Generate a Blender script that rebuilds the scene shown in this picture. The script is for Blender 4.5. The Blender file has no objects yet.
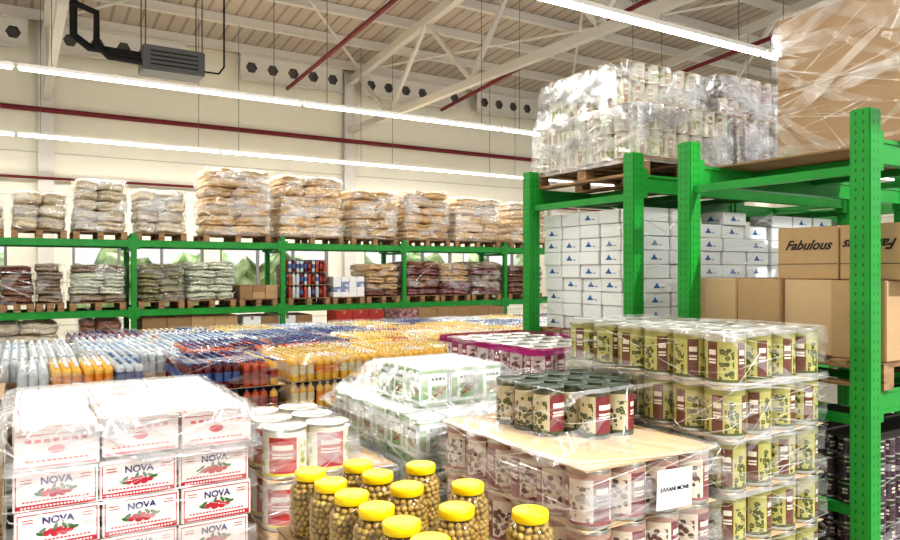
import bpy, bmesh, math, random
from mathutils import Vector, Matrix
random.seed(7)
R=random.random
def U(a,b): return a+(b-a)*R()
scene=bpy.context.scene
COL=scene.collection
scene.view_settings.view_transform='Standard'
try: scene.view_settings.look='Medium High Contrast'
except Exception: pass
scene.view_settings.exposure=0.08

# ---------------------------------------------------------------- materials
class NT:
    def __init__(s,name):
        s.m=bpy.data.materials.new(name); s.m.use_nodes=True
        s.t=s.m.node_tree; s.n=s.t.nodes; s.l=s.t.links
        s.b=s.n['Principled BSDF']; s.out=s.n['Material Output']
    def inp(s,sock,v):
        if isinstance(v,bpy.types.NodeSocket): s.l.new(v,sock)
        else: sock.default_value=v
    def math(s,op,a,b=None,c=None):
        n=s.n.new('ShaderNodeMath'); n.operation=op
        s.inp(n.inputs[0],a)
        if b is not None: s.inp(n.inputs[1],b)
        if c is not None: s.inp(n.inputs[2],c)
        return n.outputs[0]
    def mix(s,f,a,b):
        n=s.n.new('ShaderNodeMix'); n.data_type='RGBA'
        s.inp(n.inputs[0],f)
        for i,v in ((6,a),(7,b)):
            if isinstance(v,tuple) and len(v)==3: v=v+(1,)
            s.inp(n.inputs[i],v)
        return n.outputs[2]
    def coord(s,kind='Object',scale=(1,1,1),rot=(0,0,0)):
        c=s.n.new('ShaderNodeTexCoord'); mp=s.n.new('ShaderNodeMapping')
        mp.inputs['Scale'].default_value=scale; mp.inputs['Rotation'].default_value=rot
        s.l.new(c.outputs[kind],mp.inputs[0]); return mp.outputs[0]
    def noise(s,vec,scale,detail=3,dist=0):
        n=s.n.new('ShaderNodeTexNoise'); s.l.new(vec,n.inputs['Vector'])
        n.inputs['Scale'].default_value=scale; n.inputs['Detail'].default_value=detail
        n.inputs['Distortion'].default_value=dist
        return n.outputs['Fac']
    def sep(s,vec):
        n=s.n.new('ShaderNodeSeparateXYZ'); s.l.new(vec,n.inputs[0]); return n.outputs
    def vor(s,vec,scale):
        n=s.n.new('ShaderNodeTexVoronoi'); s.l.new(vec,n.inputs['Vector']); n.inputs['Scale'].default_value=scale
        return n.outputs['Distance'],n.outputs['Color']
    def ramp(s,f,stops):
        n=s.n.new('ShaderNodeValToRGB'); s.l.new(f,n.inputs[0])
        cr=n.color_ramp
        while len(cr.elements)<len(stops): cr.elements.new(.5)
        for e,(p,c) in zip(cr.elements,stops):
            e.position=p; e.color=c+(1,) if len(c)==3 else c
        return n.outputs[0]
    def bump(s,h,st,d=.01):
        n=s.n.new('ShaderNodeBump'); n.inputs['Strength'].default_value=st; n.inputs['Distance'].default_value=d
        s.l.new(h,n.inputs['Height']); s.l.new(n.outputs[0],s.b.inputs['Normal'])
    def fin(s,col,rough=.5,metal=0):
        s.inp(s.b.inputs['Base Color'],col if not isinstance(col,tuple) or len(col)==4 else col+(1,))
        s.b.inputs['Roughness'].default_value=rough; s.b.inputs['Metallic'].default_value=metal
        return s.m
def c255(r,g,b):
    f=lambda v:((v/255+.055)/1.055)**2.4 if v>10 else v/255/12.92
    return (f(r),f(g),f(b))
def plain(name,rgb,rough=.5,metal=0,var=.08,sc=8,bump=0,kind='Object'):
    t=NT(name); c=c255(*rgb)
    d=tuple(x*(1-var) for x in c); l=tuple(min(1,x*(1+var)) for x in c)
    n=t.noise(t.coord(kind),sc)
    col=t.mix(n,d,l)
    if bump: t.bump(n,bump)
    return t.fin(col,rough,metal)
def emis(name,rgb,st):
    t=NT(name); t.b.inputs['Base Color'].default_value=c255(*rgb)+(1,)
    t.b.inputs['Emission Color'].default_value=c255(*rgb)+(1,); t.b.inputs['Emission Strength'].default_value=st
    return t.m
def randomized(name,rgbs,rough=.6,sc=20,stretch=(1,1,1),bump=.5,vary=False):
    t=NT(name); v=t.coord('Object',stretch)
    if vary:
        oi=t.n.new('ShaderNodeObjectInfo'); ad=t.n.new('ShaderNodeVectorMath'); ad.operation='ADD'
        cm=t.n.new('ShaderNodeCombineXYZ'); t.l.new(t.math('MULTIPLY',oi.outputs['Random'],37.),cm.inputs[0])
        t.l.new(v,ad.inputs[0]); t.l.new(cm.outputs[0],ad.inputs[1]); v=ad.outputs[0]
    n=t.noise(v,sc,5,.6)
    k=len(rgbs); col=t.ramp(n,[(.3+.4*i/(k-1),c255(*c)) for i,c in enumerate(rgbs)])
    if vary:
        oi2=oi.outputs['Random']; hs=t.n.new('ShaderNodeHueSaturation'); t.l.new(col,hs.inputs['Color'])
        t.l.new(t.math('ADD',t.math('MULTIPLY',oi2,.35),.8),hs.inputs['Value']); col=hs.outputs[0]
    t.bump(n,bump,.02)
    return t.fin(col,rough)

M={}
M['metal']=plain('tin_metal',(190,188,180),.3,.9)
M['lidgrey']=plain('tin_lid_metal',(200,198,190),.3,.75)
M['darkgreenmetal']=plain('tin_dark_green',(64,72,60),.4,.2)
M['card']=plain('corrugated_cardboard',(178,148,110),.8,0,.08,14)
M['cardlight']=plain('cardboard_light',(198,170,132),.8,0,.06,10)
M['cardd']=plain('cardboard_dark',(146,118,84),.8,0,.08,10)
M['cardgrey']=plain('cardboard_greyish',(164,138,108),.8,0,.08,6)
M['tape']=plain('packing_tape',(156,124,82),.3)
M['white']=plain('white_carton_board',(228,230,230),.5,0,.03)
M['pinkwhite']=plain('white_pink_carton_board',(220,208,202),.45,0,.08)
M['paper']=plain('paper',(236,236,234),.8,0,.02)
M['red']=plain('print_red',(168,36,50),.5)
M['pink']=plain('print_pink',(200,108,114),.5)
M['blue']=plain('print_blue',(28,42,100),.5)
M['logoblue']=plain('logo_blue',(40,96,160),.5)
M['green']=plain('print_green',(60,100,50),.5)
M['lightgreen']=plain('print_light_green',(142,172,124),.5)
M['black']=plain('print_black',(25,22,22),.5)
M['yellowlid']=plain('yellow_plastic_lid',(252,214,16),.35,0,.04)
M['wood']=randomized('pallet_wood',[(100,76,54),(150,118,84),(176,144,106)],.8,6,(1,1,6),.2)
M['whitesteel']=plain('painted_white_steel',(228,224,216),.5,0,.04)
M['redpipe']=plain('red_sprinkler_pipe',(124,28,40),.45)
M['blackpipe']=plain('black_insulation',(16,16,18),.6)
M['greyunit']=plain('grey_sheet_metal',(110,112,112),.4,.3)
M['dark']=plain('dark_wire_and_recess_shade',(112,108,104),.8)  # grey of wires and rods, plus painted-in shade of the beam openings
M['inner']=plain('dark_gap_shade_and_trim',(54,48,42),.9)  # near-black that paints shade into gaps between goods; also dark trim
M['tube']=emis('lamp_tube',(255,252,246),14)
M['orange']=plain('orange_drink',(216,138,50),.25,0,.2,30)
M['yellowd']=plain('yellow_drink',(226,180,76),.25,0,.2,30)
M['darkred']=plain('dark_cherry_drink',(88,26,30),.2,0,.2,30)
M['peach']=plain('peach_drink',(180,80,44),.25,0,.2,30)
M['clear']=plain('pale_water_bottle',(190,198,202),.15,0,.15,30)
M['greenb']=plain('green_water_bottle',(130,150,132),.2,0,.15,30)
M['capblue']=plain('cap_blue',(62,98,150),.35)
M['caplight']=plain('cap_light_blue',(150,172,198),.35)
M['capyellow']=plain('cap_yellow',(214,202,130),.35)
M['capwhite']=plain('cap_white',(226,226,224),.3)
M['capgreen']=plain('cap_green',(126,156,100),.35)
M['capred']=plain('cap_red',(164,72,62),.35)
M['lbl']=plain('bottle_label_red',(150,60,52),.4,0,.5,60)
M['lblw']=plain('bottle_label_pale',(214,200,168),.4,0,.2,60)
M['lblblue']=plain('bottle_label_blue',(70,90,142),.4,0,.4,60)
M['pasta']=randomized('sack_pasta_tan',[(164,118,72),(212,174,124),(236,216,182),(248,240,226)],.3,9,(1,1,2.),.8,True)
M['pale']=randomized('sack_pale_cream',[(164,144,112),(218,204,176),(242,234,220)],.3,9,(1,1,2),.8,True)
M['straw']=randomized('sack_straw',[(168,126,78),(216,182,134),(240,226,198)],.3,11,(1,1,2.5),.8,True)
M['brownbean']=randomized('sack_brown',[(84,48,40),(132,86,68),(200,172,150)],.35,12,(1,1,1.5),.6,True)
M['greybean']=randomized('sack_greybrown',[(100,86,70),(158,138,118),(222,212,196)],.35,12,(1,1,1.5),.6,True)
M['khaki']=randomized('sack_khaki',[(88,90,60),(142,138,100),(206,198,168)],.35,12,(1,1,1.5),.6,True)
M['greenwhite']=randomized('sack_greenwhite',[(116,140,100),(208,212,192),(242,240,232)],.35,9,(1,1,1.5),.6,True)
M['purple']=randomized('packs_purplebrown',[(88,46,60),(140,88,98),(208,178,168)],.35,12,(1,1,1.5),.6,True)
M['bluepack']=randomized('packs_blue',[(60,84,136),(130,146,180),(222,226,232)],.4,14,(1,1,1),.3)
M['redpack']=plain('packs_red',(160,50,44),.5,0,.2,14)
M['olive']=randomized('green_olive',[(136,108,52),(172,144,74),(202,178,104)],.3,8,(1,1,1),.1)
M['concrete']=plain('polished_concrete',(140,136,128),.35,0,.1,2)
M['hedge']=randomized('hedge_leaves_glare_tint',[(104,138,84),(176,200,146),(236,242,222)],.8,1.8,(1,1,1),.5)  # paleness up to near white paints daylight glare into the leaves
M['grass']=plain('ground_outside',(230,230,220),.9)
M['frame']=plain('window_frame_grey',(140,140,138),.5)
t=NT('ribbed_roof_deck'); o=t.sep(t.coord('Object'))
f=t.math('FRACT',t.math('MULTIPLY',o[0],3.2)); rib=t.math('GREATER_THAN',f,.78)
nz=t.noise(t.coord('Object'),.5)
base=t.mix(nz,c255(190,178,164),c255(212,200,186)); M['deck']=t.fin(t.mix(rib,base,c255(166,154,142)),.6)
t=NT('insulated_wall_panel'); o=t.sep(t.coord('Object'))
f=t.math('FRACT',t.math('MULTIPLY',o[2],1.0)); ln=t.math('LESS_THAN',f,.025)
M['wall']=t.fin(t.mix(ln,c255(252,247,230),c255(212,206,190)),.55)
t=NT('green_rack_steel'); M['rack']=t.fin(t.mix(t.noise(t.coord('Object'),5),c255(16,120,38),c255(34,154,56)),.4)
t=NT('green_rack_steel_perforated'); o=t.sep(t.coord('Object'))
fz=t.math('ABSOLUTE',t.math('SUBTRACT',t.math('FRACT',t.math('MULTIPLY',o[2],20.)),.5))
mz=t.math('LESS_THAN',fz,.2)
def near(x,c,w): return t.math('LESS_THAN',t.math('ABSOLUTE',t.math('SUBTRACT',t.math('ABSOLUTE',x),c)),w)
mx=t.math('MAXIMUM',near(o[0],.02,.004),near(o[1],.02,.004))
hm=t.math('MULTIPLY',mz,mx)
M['post']=t.fin(t.mix(hm,t.mix(t.noise(t.coord('Object'),5),c255(18,122,40),c255(36,156,56)),c255(8,80,24)),.4)

def label_mat(name,base,panel,band,img,img2,n=3,pw=.34,scale=5,rough=.28,low=None,top=.84,grain=.12):
    """base ground, dark name panel, picture zone of round fruit shapes"""
    t=NT(name); uv=t.n.new('ShaderNodeTexCoord').outputs['UV']; s=t.sep(uv)
    fx=t.math('FRACT',t.math('MULTIPLY',s[0],float(n)))
    pm=t.math('LESS_THAN',t.math('ABSOLUTE',t.math('SUBTRACT',fx,.3)),pw/2)
    zone=t.math('MULTIPLY',t.math('GREATER_THAN',fx,.54),t.math('LESS_THAN',s[1],.72))
    mp=t.n.new('ShaderNodeMapping'); mp.inputs['Scale'].default_value=(2.4,1,1); t.l.new(uv,mp.inputs[0])
    d,vc=t.vor(mp.outputs[0],scale)
    bm=t.math('LESS_THAN',d,.5)
    c=t.mix(t.math('MULTIPLY',zone,bm),c255(*base),c255(*img))
    c=t.mix(t.math('MULTIPLY',zone,t.math('LESS_THAN',d,.22)),c,c255(*img2))
    c=t.mix(pm,c,c255(*panel))
    inn=t.math('LESS_THAN',t.math('ABSOLUTE',t.math('SUBTRACT',fx,.3)),pw*.36)
    for zc_,hw in ((.64,.05),(.5,.018),(.44,.018)):
        bar=t.math('LESS_THAN',t.math('ABSOLUTE',t.math('SUBTRACT',s[1],zc_)),hw)
        c=t.mix(t.math('MULTIPLY',bar,inn),c,c255(226,218,200))
    tb=t.math('GREATER_THAN',s[1],top); c=t.mix(tb,c,c255(*band))
    if low: c=t.mix(t.math('LESS_THAN',s[1],.12),c,c255(*low))
    g=t.noise(uv,26,3); c=t.mix(t.math('MULTIPLY',g,grain),c,c255(*base))
    t.fin(c,rough); return t.m
M['L_dark']=label_mat('label_olive_maroon',(182,172,140),(112,24,42),(64,70,48),(54,60,36),(120,124,60),2,.5,9,low=(60,68,38),top=.86)
M['L_maroon']=label_mat('label_cream_maroon',(216,202,182),(112,32,50),(166,128,114),(84,46,48),(86,86,54),3,.44,9,low=(136,58,70),grain=.2)
M['L_olive']=label_mat('label_yellow_green_olives',(176,170,102),(96,38,44),(150,146,92),(60,66,36),(124,126,62),4,.36,10,low=(72,76,42),grain=.22)
M['L_mag']=label_mat('label_magenta',(206,190,186),(136,36,78),(160,150,140),(110,60,60),(96,94,60),4,.36,9,low=(150,44,90))
M['L_big']=label_mat('label_white_yellow_red',(226,220,196),(172,40,38),(222,216,200),(176,180,66),(90,130,50),2,.42,6,low=(196,184,76),grain=.08)
M['L_jar']=label_mat('label_green_beige_jar',(200,200,172),(150,106,92),(212,208,190),(138,144,92),(176,178,122),3,.24,9,grain=.3)
M['L_plum']=label_mat('label_plum_brown',(180,162,152),(112,68,76),(196,184,174),(120,88,80),(150,132,104),3,.4,9,grain=.25)
M['L_low']=label_mat('label_plum_bay_shade',(90,70,80),(60,30,46),(80,66,76),(50,40,44),(90,70,60),3,.4,9)  # plum print with the shade of the low bay mixed into it

def strandmat(name,tint,fac,dif=.5,rg=.22):
    t=NT(name); t.n.remove(t.b)
    tr=t.n.new('ShaderNodeBsdfTransparent')
    gl=t.n.new('ShaderNodeBsdfGlossy'); gl.inputs['Roughness'].default_value=rg; gl.inputs[0].default_value=tint+(1,)
    df=t.n.new('ShaderNodeBsdfDiffuse'); df.inputs[0].default_value=tuple(x*.9 for x in tint)+(1,)
    n=t.noise(t.coord('Object'),9,2)
    m1=t.n.new('ShaderNodeMixShader'); m1.inputs[0].default_value=dif; t.l.new(gl.outputs[0],m1.inputs[1]); t.l.new(df.outputs[0],m1.inputs[2])
    m2=t.n.new('ShaderNodeMixShader'); t.l.new(t.math('MULTIPLY',n,fac*2),m2.inputs[0]); t.l.new(tr.outputs[0],m2.inputs[1]); t.l.new(m1.outputs[0],m2.inputs[2])
    t.l.new(m2.outputs[0],t.out.inputs[0]); return t.m
M['strand']=strandmat('stretch_film_fold',(1,1,1),.36)
M['veil']=strandmat('stretch_film_veil',(1,1,1),.17,.45,.15)
M['strandmag']=strandmat('stretch_film_pink_fold',(.5,.06,.26),.8)
M['veilmag']=strandmat('stretch_film_pink_veil',(.5,.04,.22),.4)
t=NT('clear_plastic_jar'); t.n.remove(t.b)
tr=t.n.new('ShaderNodeBsdfTransparent'); tr.inputs[0].default_value=(.98,.96,.88,1); gl=t.n.new('ShaderNodeBsdfGlossy'); gl.inputs['Roughness'].default_value=.06
lw=t.n.new('ShaderNodeLayerWeight'); lw.inputs[0].default_value=.35
mm=t.n.new('ShaderNodeMixShader'); t.l.new(t.math('ADD',t.math('MULTIPLY',lw.outputs['Facing'],.3),.05),mm.inputs[0]); t.l.new(tr.outputs[0],mm.inputs[1]); t.l.new(gl.outputs[0],mm.inputs[2]); t.l.new(mm.outputs[0],t.out.inputs[0]); M['jar']=t.m
t=NT('window_glass'); t.n.remove(t.b)
tr=t.n.new('ShaderNodeBsdfTransparent'); gl=t.n.new('ShaderNodeBsdfGlossy'); gl.inputs['Roughness'].default_value=.02
mm=t.n.new('ShaderNodeMixShader'); mm.inputs[0].default_value=.06; t.l.new(tr.outputs[0],mm.inputs[1]); t.l.new(gl.outputs[0],mm.inputs[2]); t.l.new(mm.outputs[0],t.out.inputs[0]); M['glass']=t.m

# ---------------------------------------------------------------- mesh helpers
TEMPL=[]
def mesh(name,verts,faces,mats,fm=None,uvs=None,smooth=False):
    me=bpy.data.meshes.new(name); me.from_pydata([tuple(v) for v in verts],[],faces)
    for m in mats: me.materials.append(M[m] if isinstance(m,str) else m)
    if fm: me.polygons.foreach_set('material_index',fm)
    if uvs:
        ul=me.uv_layers.new(name='UVMap')
        k=0
        for i,f in enumerate(faces):
            for j in range(len(f)): ul.data[k].uv=uvs[i][j]; k+=1
    if smooth: me.polygons.foreach_set('use_smooth',[True]*len(faces))
    me.update(); return me
def boxv(x0,x1,y0,y1,z0,z1):
    return [(x0,y0,z0),(x1,y0,z0),(x1,y1,z0),(x0,y1,z0),(x0,y0,z1),(x1,y0,z1),(x1,y1,z1),(x0,y1,z1)]
BF=[(0,3,2,1),(4,5,6,7),(0,1,5,4),(1,2,6,5),(2,3,7,6),(3,0,4,7)]
def boxes(name,bl,mats,bevel=0):
    V=[];F=[];K=[]
    for b in bl:
        o=len(V); V+=boxv(*b[:6]); F+=[tuple(i+o for i in f) for f in BF]; K+=[b[6] if len(b)>6 else 0]*6
    me=mesh(name,V,F,mats,K)
    if bevel:
        bm=bmesh.new(); bm.from_mesh(me); bmesh.ops.bevel(bm,geom=bm.edges[:],offset=bevel,segments=2,affect='EDGES'); bm.to_mesh(me); bm.free()
    return me
def revolve(name,prof,seg,mats,km,smooth=True):
    V=[];F=[];K=[];UV=[]
    zs=[p[1] for p in prof]; z0,z1=min(zs),max(zs); H=max(1e-6,z1-z0)
    for r,z in prof:
        for i in range(seg):
            a=2*math.pi*i/seg; V.append((r*math.cos(a),r*math.sin(a),z))
    for k in range(len(prof)-1):
        for i in range(seg):
            j=(i+1)%seg
            F.append((k*seg+i,k*seg+j,(k+1)*seg+j,(k+1)*seg+i)); K.append(km[k])
            a,b=i/seg,(i+1)/seg; va=(prof[k][1]-z0)/H; vb=(prof[k+1][1]-z0)/H
            UV.append([(a,va),(b,va),(b,vb),(a,vb)])
    return mesh(name,V,F,mats,K,UV,smooth)
def obj(name,me,loc=(0,0,0),rz=0,parent=None,link=True):
    o=bpy.data.objects.new(name,me); o.location=loc; o.rotation_euler=(0,0,rz)
    if parent is not None: o.parent=parent
    if link: COL.objects.link(o)
    return o
def tag(o,label,cat,group=None,kind=None):
    o['label']=label; o['category']=cat
    if group: o['group']=group
    if kind: o['kind']=kind
    return o
class T:
    def __init__(s,name,me,label,cat,group=None):
        s.r=bpy.data.objects.new(name,me); s.c=[]; tag(s.r,label,cat,group); TEMPL.append(s)
    def part(s,name,me,loc=(0,0,0),rot=(0,0,0),label=None,kind=None):
        o=bpy.data.objects.new(name,me); o.location=loc; o.rotation_euler=rot
        if label: o['label']=label
        if kind: o['kind']=kind
        s.c.append(o); return s
    def put(s,loc,rz=0,scale=None,label=None,group=None,tilt=None):
        n=s.r.copy(); n.location=loc; n.rotation_euler=(tilt[0] if tilt else 0,tilt[1] if tilt else 0,rz)
        if scale: n.scale=scale
        if label: n['label']=label
        if group: n['group']=group
        COL.objects.link(n)
        for c in s.c:
            k=c.copy(); k.parent=n; COL.objects.link(k)
        return n
def cyl_between(name,a,b,r,mats,seg=10):
    a=Vector(a);b=Vector(b);d=b-a;L=d.length
    q=d.to_track_quat('Z','Y').to_matrix()
    V=[];F=[]
    for z in (0,L):
        for i in range(seg):
            an=2*math.pi*i/seg; V.append(a+q@Vector((r*math.cos(an),r*math.sin(an),z)))
    for i in range(seg):
        j=(i+1)%seg; F.append((i,j,seg+j,seg+i))
    F.append(tuple(range(seg))[::-1]); F.append(tuple(range(seg,2*seg)))
    return mesh(name,V,F,mats)
def beam_between(name,a,b,w,h,mats):
    a=Vector(a);b=Vector(b);d=b-a;L=d.length
    q=d.to_track_quat('X','Z').to_matrix()
    V=[a+q@Vector(v) for v in boxv(0,L,-w/2,w/2,-h/2,h/2)]
    return mesh(name,V,BF,mats)
def curve_me(cu):
    o=bpy.data.objects.new('t',cu); COL.objects.link(o)
    dg=bpy.context.evaluated_depsgraph_get(); dg.update()
    me=bpy.data.meshes.new_from_object(o.evaluated_get(dg)); bpy.data.objects.remove(o); return me
def text_me(s,size,mat,bold=0,shear=0,depth=.0006):
    cu=bpy.data.curves.new('t','FONT'); cu.body=s; cu.size=size; cu.align_x='CENTER'; cu.align_y='CENTER'
    cu.offset=bold; cu.shear=shear; cu.extrude=depth; cu.resolution_u=3
    me=curve_me(cu)
    me.transform(Matrix.Rotation(math.pi/2,4,'X')); me.materials.clear(); me.materials.append(M[mat]); return me
def disc(cx,cz,rx,rz,y,seg=14,a0=0):
    return [(cx+rx*math.cos(2*math.pi*i/seg)*math.cos(a0)-rz*math.sin(2*math.pi*i/seg)*math.sin(a0),y,
             cz+rx*math.cos(2*math.pi*i/seg)*math.sin(a0)+rz*math.sin(2*math.pi*i/seg)*math.cos(a0)) for i in range(seg)]
def flat(name,shapes,mats):
    V=[];F=[];K=[]
    for pts,m in shapes:
        o=len(V);V+=pts;F.append(tuple(range(o,o+len(pts))));K.append(m)
    return mesh(name,V,F,mats,K)
def rect(x0,x1,z0,z1,y): return [(x0,y,z0),(x1,y,z0),(x1,y,z1),(x0,y,z1)]

# ---------------------------------------------------------------- room
floor=obj('floor',boxes('floor',[(-8,24,-4,18.8,-.1,0)],['concrete'])); floor['kind']='structure'
WY=18.8
wins=[(-5.5,-.2),(1.1,4.1),(4.5,7.5),(8.6,11.6),(12.0,15.0),(16.2,20)]
wl=[(-8,24,WY,WY+.2,0,1.2),(-8,24,WY,WY+.2,2.9,8.2)]
xs=[-8]+[a for w in wins for a in w]+[24]
for i in range(0,len(xs),2): wl.append((xs[i],xs[i+1],WY,WY+.2,1.2,2.9))
w=obj('wall_back',boxes('wall_back',wl,['wall'])); w['kind']='structure'
w=obj('wall_right',boxes('wall_right',[(24,24.2,-4,19,0,9.6)],['wall'])); w['kind']='structure'
w=obj('wall_left',boxes('wall_left',[(-8.2,-8,-4,19,0,9.6)],['wall'])); w['kind']='structure'
for i,(a,b) in enumerate(wins):
    fr=[(a,b,WY+.05,WY+.15,1.2,1.26),(a,b,WY+.05,WY+.15,2.84,2.9)]
    k=3
    for j in range(k+1):
        x=a+(b-a-.06)*j/k; fr.append((x,x+.06,WY+.05,WY+.15,1.2,2.9))
    o=obj('window_%d'%(i+1),boxes('win',fr,['frame'])); o['kind']='structure'
    g=obj('pane',boxes('pane',[(a+.05,b-.05,WY+.09,WY+.1,1.25,2.85)],['glass']),parent=o)
o=obj('ground_outside',boxes('g',[(-20,45,19.1,60,-.1,0)],['grass'])); tag(o,'sunlit pale ground outside the windows','ground',kind='structure')
V=[];F=[];nx,nz=110,12
for j in range(nz+1):
    for i in range(nx+1):
        V.append((-12+44*i/nx,24+U(-.35,.35)+(.8*j/nz),2.75*(j/nz)**.9*(1+.12*math.sin(i*.9)+.1*math.sin(i*2.3)+U(-.06,.06))))
for j in range(nz):
    for i in range(nx):
        a=j*(nx+1)+i; F.append((a,a+1,a+nx+2,a+nx+1))
o=obj('hedge',mesh('hedge',V,F,['hedge'])); tag(o,'leafy green hedge outside the windows, daylight glare painted pale','hedge',kind='stuff')

def roofz(y): return 8.05+.088*(18.8-y)
V=[(-8.2,19,roofz(19)),(24.2,19,roofz(19)),(24.2,-4,roofz(-4)),(-8.2,-4,roofz(-4))]
V+= [(x,y,z+.15) for x,y,z in V]
o=obj('ceiling',mesh('ceiling',V,[(0,1,2,3),(7,6,5,4),(0,4,5,1),(1,5,6,2),(2,6,7,3),(3,7,4,0)],['deck'])); o['kind']='structure'
y=18.2
pm=boxes('purlin',[(-8,24,-.03,.03,-.2,0),(-8,24,-.07,.07,-.215,-.2)],['whitesteel'])
while y>0:
    p=obj('roof_purlin',pm,(0,y,roofz(y)-.01)); tag(p,'long white steel purlin under the roof deck','purlin','roof purlins','structure'); y-=1.55
CUS=[.56,8.06,15.56,-6.9]
for cu in CUS:
    c=obj('wall_column',boxes('col',[(-.16,.16,-.16,-.13,0,7.9),(-.16,.16,.0,.03,0,7.9),(-.015,.015,-.13,0,0,7.9)],['whitesteel']),(cu,WY-.04,0))
    tag(c,'white steel I-section column against the rear wall','column','wall columns','structure')
for cu in CUS:
    r=bpy.data.objects.new('roof_truss',None); r.location=(cu,18.4,6.2); COL.objects.link(r); tag(r,'white steel roof truss with diagonal web members','truss','roof trusses','structure')
    def P(y,z): return (0,y-18.4,z-6.2)
    obj('top_chord',beam_between('tc',P(18.5,roofz(18.5)-.42),P(-2,roofz(-2)-.42),.16,.2,['whitesteel']),parent=r)
    obj('bottom_chord',beam_between('bc',P(18.5,6.25),P(-2,6.1),.14,.16,['whitesteel']),parent=r)
    ys=[18.0-1.9*i for i in range(11)]
    for i in range(10):
        y0,y1=ys[i],ys[i+1]
        za=6.25 if i%2 else roofz(y0)-.45; zb=roofz(y1)-.45 if i%2 else 6.25
        obj('web_member',beam_between('wm',P(y0,za),P(y1,zb),.08,.09,['whitesteel']),parent=r)
for (a,b) in [((8.06,17.8),(15.5,8.5)),((.6,17.8),(8.0,8.5)),((15.5,17.8),(8.1,8.5)),((8.0,17.8),(.6,8.5))]:
    o=obj('roof_brace',cyl_between('rb',(a[0],a[1],roofz(a[1])-.35),(b[0],b[1],roofz(b[1])-.35),.035,['whitesteel'])); tag(o,'thin white diagonal bracing rod under the roof','brace','roof braces','structure')
def cell_beam(x0,n):
    V=[];F=[];K=[];s=.56;h=.3
    def hexr(a):
        q=(a%(math.pi/3))-math.pi/6; return .15*math.cos(math.pi/6)/math.cos(q)
    for c in range(n):
        cx=s*c+s/2; o=len(V)
        for i in range(24):
            a=2*math.pi*i/24; ca,sa=math.cos(a),math.sin(a); m=max(abs(ca),abs(sa)); V.append((cx+ca/m*s/2,0,sa/m*h))
        for yy in (0,.12):
            for i in range(24):
                a=2*math.pi*i/24; V.append((cx+hexr(a)*math.cos(a),yy,hexr(a)*math.sin(a)))
        for i in range(24):
            j=(i+1)%24; F.append((o+i,o+j,o+24+j,o+24+i)); F.append((o+24+i,o+24+j,o+48+j,o+48+i)); K+=[0,1]
        F.append(tuple(o+48+i for i in range(24))); K.append(1)  # plate closing the opening, its grey stands for the shade inside
    for b in ((0,s*n,-.09,.09,h,h+.02),(0,s*n,-.09,.09,-h-.02,-h)):
        o=len(V); V+=boxv(*b); F+=[tuple(i+o for i in f) for f in BF]; K+=[0]*6
    o=obj('cellular_beam',mesh('cb',V,F,['whitesteel','dark'],K),(x0,18.3,7.55)); tag(o,'white steel beam with a row of hexagonal openings','beam','cellular beams','structure')
cell_beam(.75,5);cell_beam(4.9,5);cell_beam(8.3,6);cell_beam(12.2,5);cell_beam(-2.6,5);cell_beam(15.8,8)

hous=boxes('h',[(0,3.96,-.05,.05,.02,.07)],['whitesteel']); tube=boxes('tb',[(.02,3.94,-.04,.04,-.01,.02)],['tube'])
lt=T('strip_light',hous,'slim white linear strip light hung from the roof','light','strip lights'); lt.part('lamp_tube',tube,label='glowing white light tube')
for y in (0.0,5.5,11.1,16.6):
    wire=cyl_between('w',(0,0,0),(0,0,roofz(y)-5.07-.22),.006,['dark'],5)
    for i in range(8):
        x=-8+4*i
        n=lt.put((x,y,5.0))
        for dx in (.4,3.5): obj('hanging_wire',wire,(dx,0,.07),parent=n)
def pipe(name,a,b,r,lab):
    o=obj(name,cyl_between(name,a,b,r,['redpipe'])); tag(o,lab,'pipe','sprinkler pipes')
pipe('sprinkler_pipe',(-8,18.545,5.95),(24,18.545,5.95),.06,'long dark red pipe running along the rear wall')
for x,s in ((5.9,.05),(10.5,.08),(14.4,.07)):
    pipe('sprinkler_pipe',(x,17.6,6.95),(x,2,6.95+s*15.6),.05,'dark red sprinkler pipe below the roof')
pipe('sprinkler_pipe',(-8,18.57,4.4),(24,18.57,4.4),.03,'thin red pipe running along the rear wall')
r=bpy.data.objects.new('ceiling_air_unit',None); r.location=(2.5,14.2,5.98); COL.objects.link(r); tag(r,'grey metal ceiling air handling unit with black pipes','air conditioner')
obj('body',boxes('b',[(-.55,.55,-.3,.3,0,.46)],['greyunit'],.02),parent=r)
obj('grille',boxes('g',[(-.42,.42,-.32,-.3,.1+.08*i,.12+.08*i) for i in range(4)],['inner']),parent=r)
for dx in (-.5,.5):
    for dy in (-.27,.27): obj('hanger_rod',cyl_between('hr',(dx,dy,.46),(dx,dy,2.2),.012,['dark'],6),parent=r)
def tubecurve(name,pts,rad,mat,parent):
    cu=bpy.data.curves.new(name,'CURVE'); cu.dimensions='3D'; sp=cu.splines.new('POLY'); sp.points.add(len(pts)-1)
    for p,q in zip(sp.points,pts): p.co=(*q,1)
    cu.bevel_depth=rad; cu.bevel_resolution=3; cu.materials.append(M[mat])
    me=curve_me(cu)
    return obj(name,me,parent=parent)
tubecurve('black_pipe',[(-.5,0,.3),(-1.4,0,.32),(-1.65,0,.5),(-1.65,0,1.2),(-1.5,-.4,1.45),(-1.5,-3,1.7)],.07,'blackpipe',r)
tubecurve('black_pipe',[(-.5,-.15,.15),(-1.1,-.2,.15),(-1.3,-.2,.35),(-1.3,-.2,.9),(-2.1,-.3,1.1),(-2.3,-3,1.6)],.06,'blackpipe',r)
tubecurve('black_pipe',[(.5,.1,.2),(.9,.1,.2),(1.0,.1,.35),(1.0,.1,2.0)],.018,'blackpipe',r)

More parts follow.
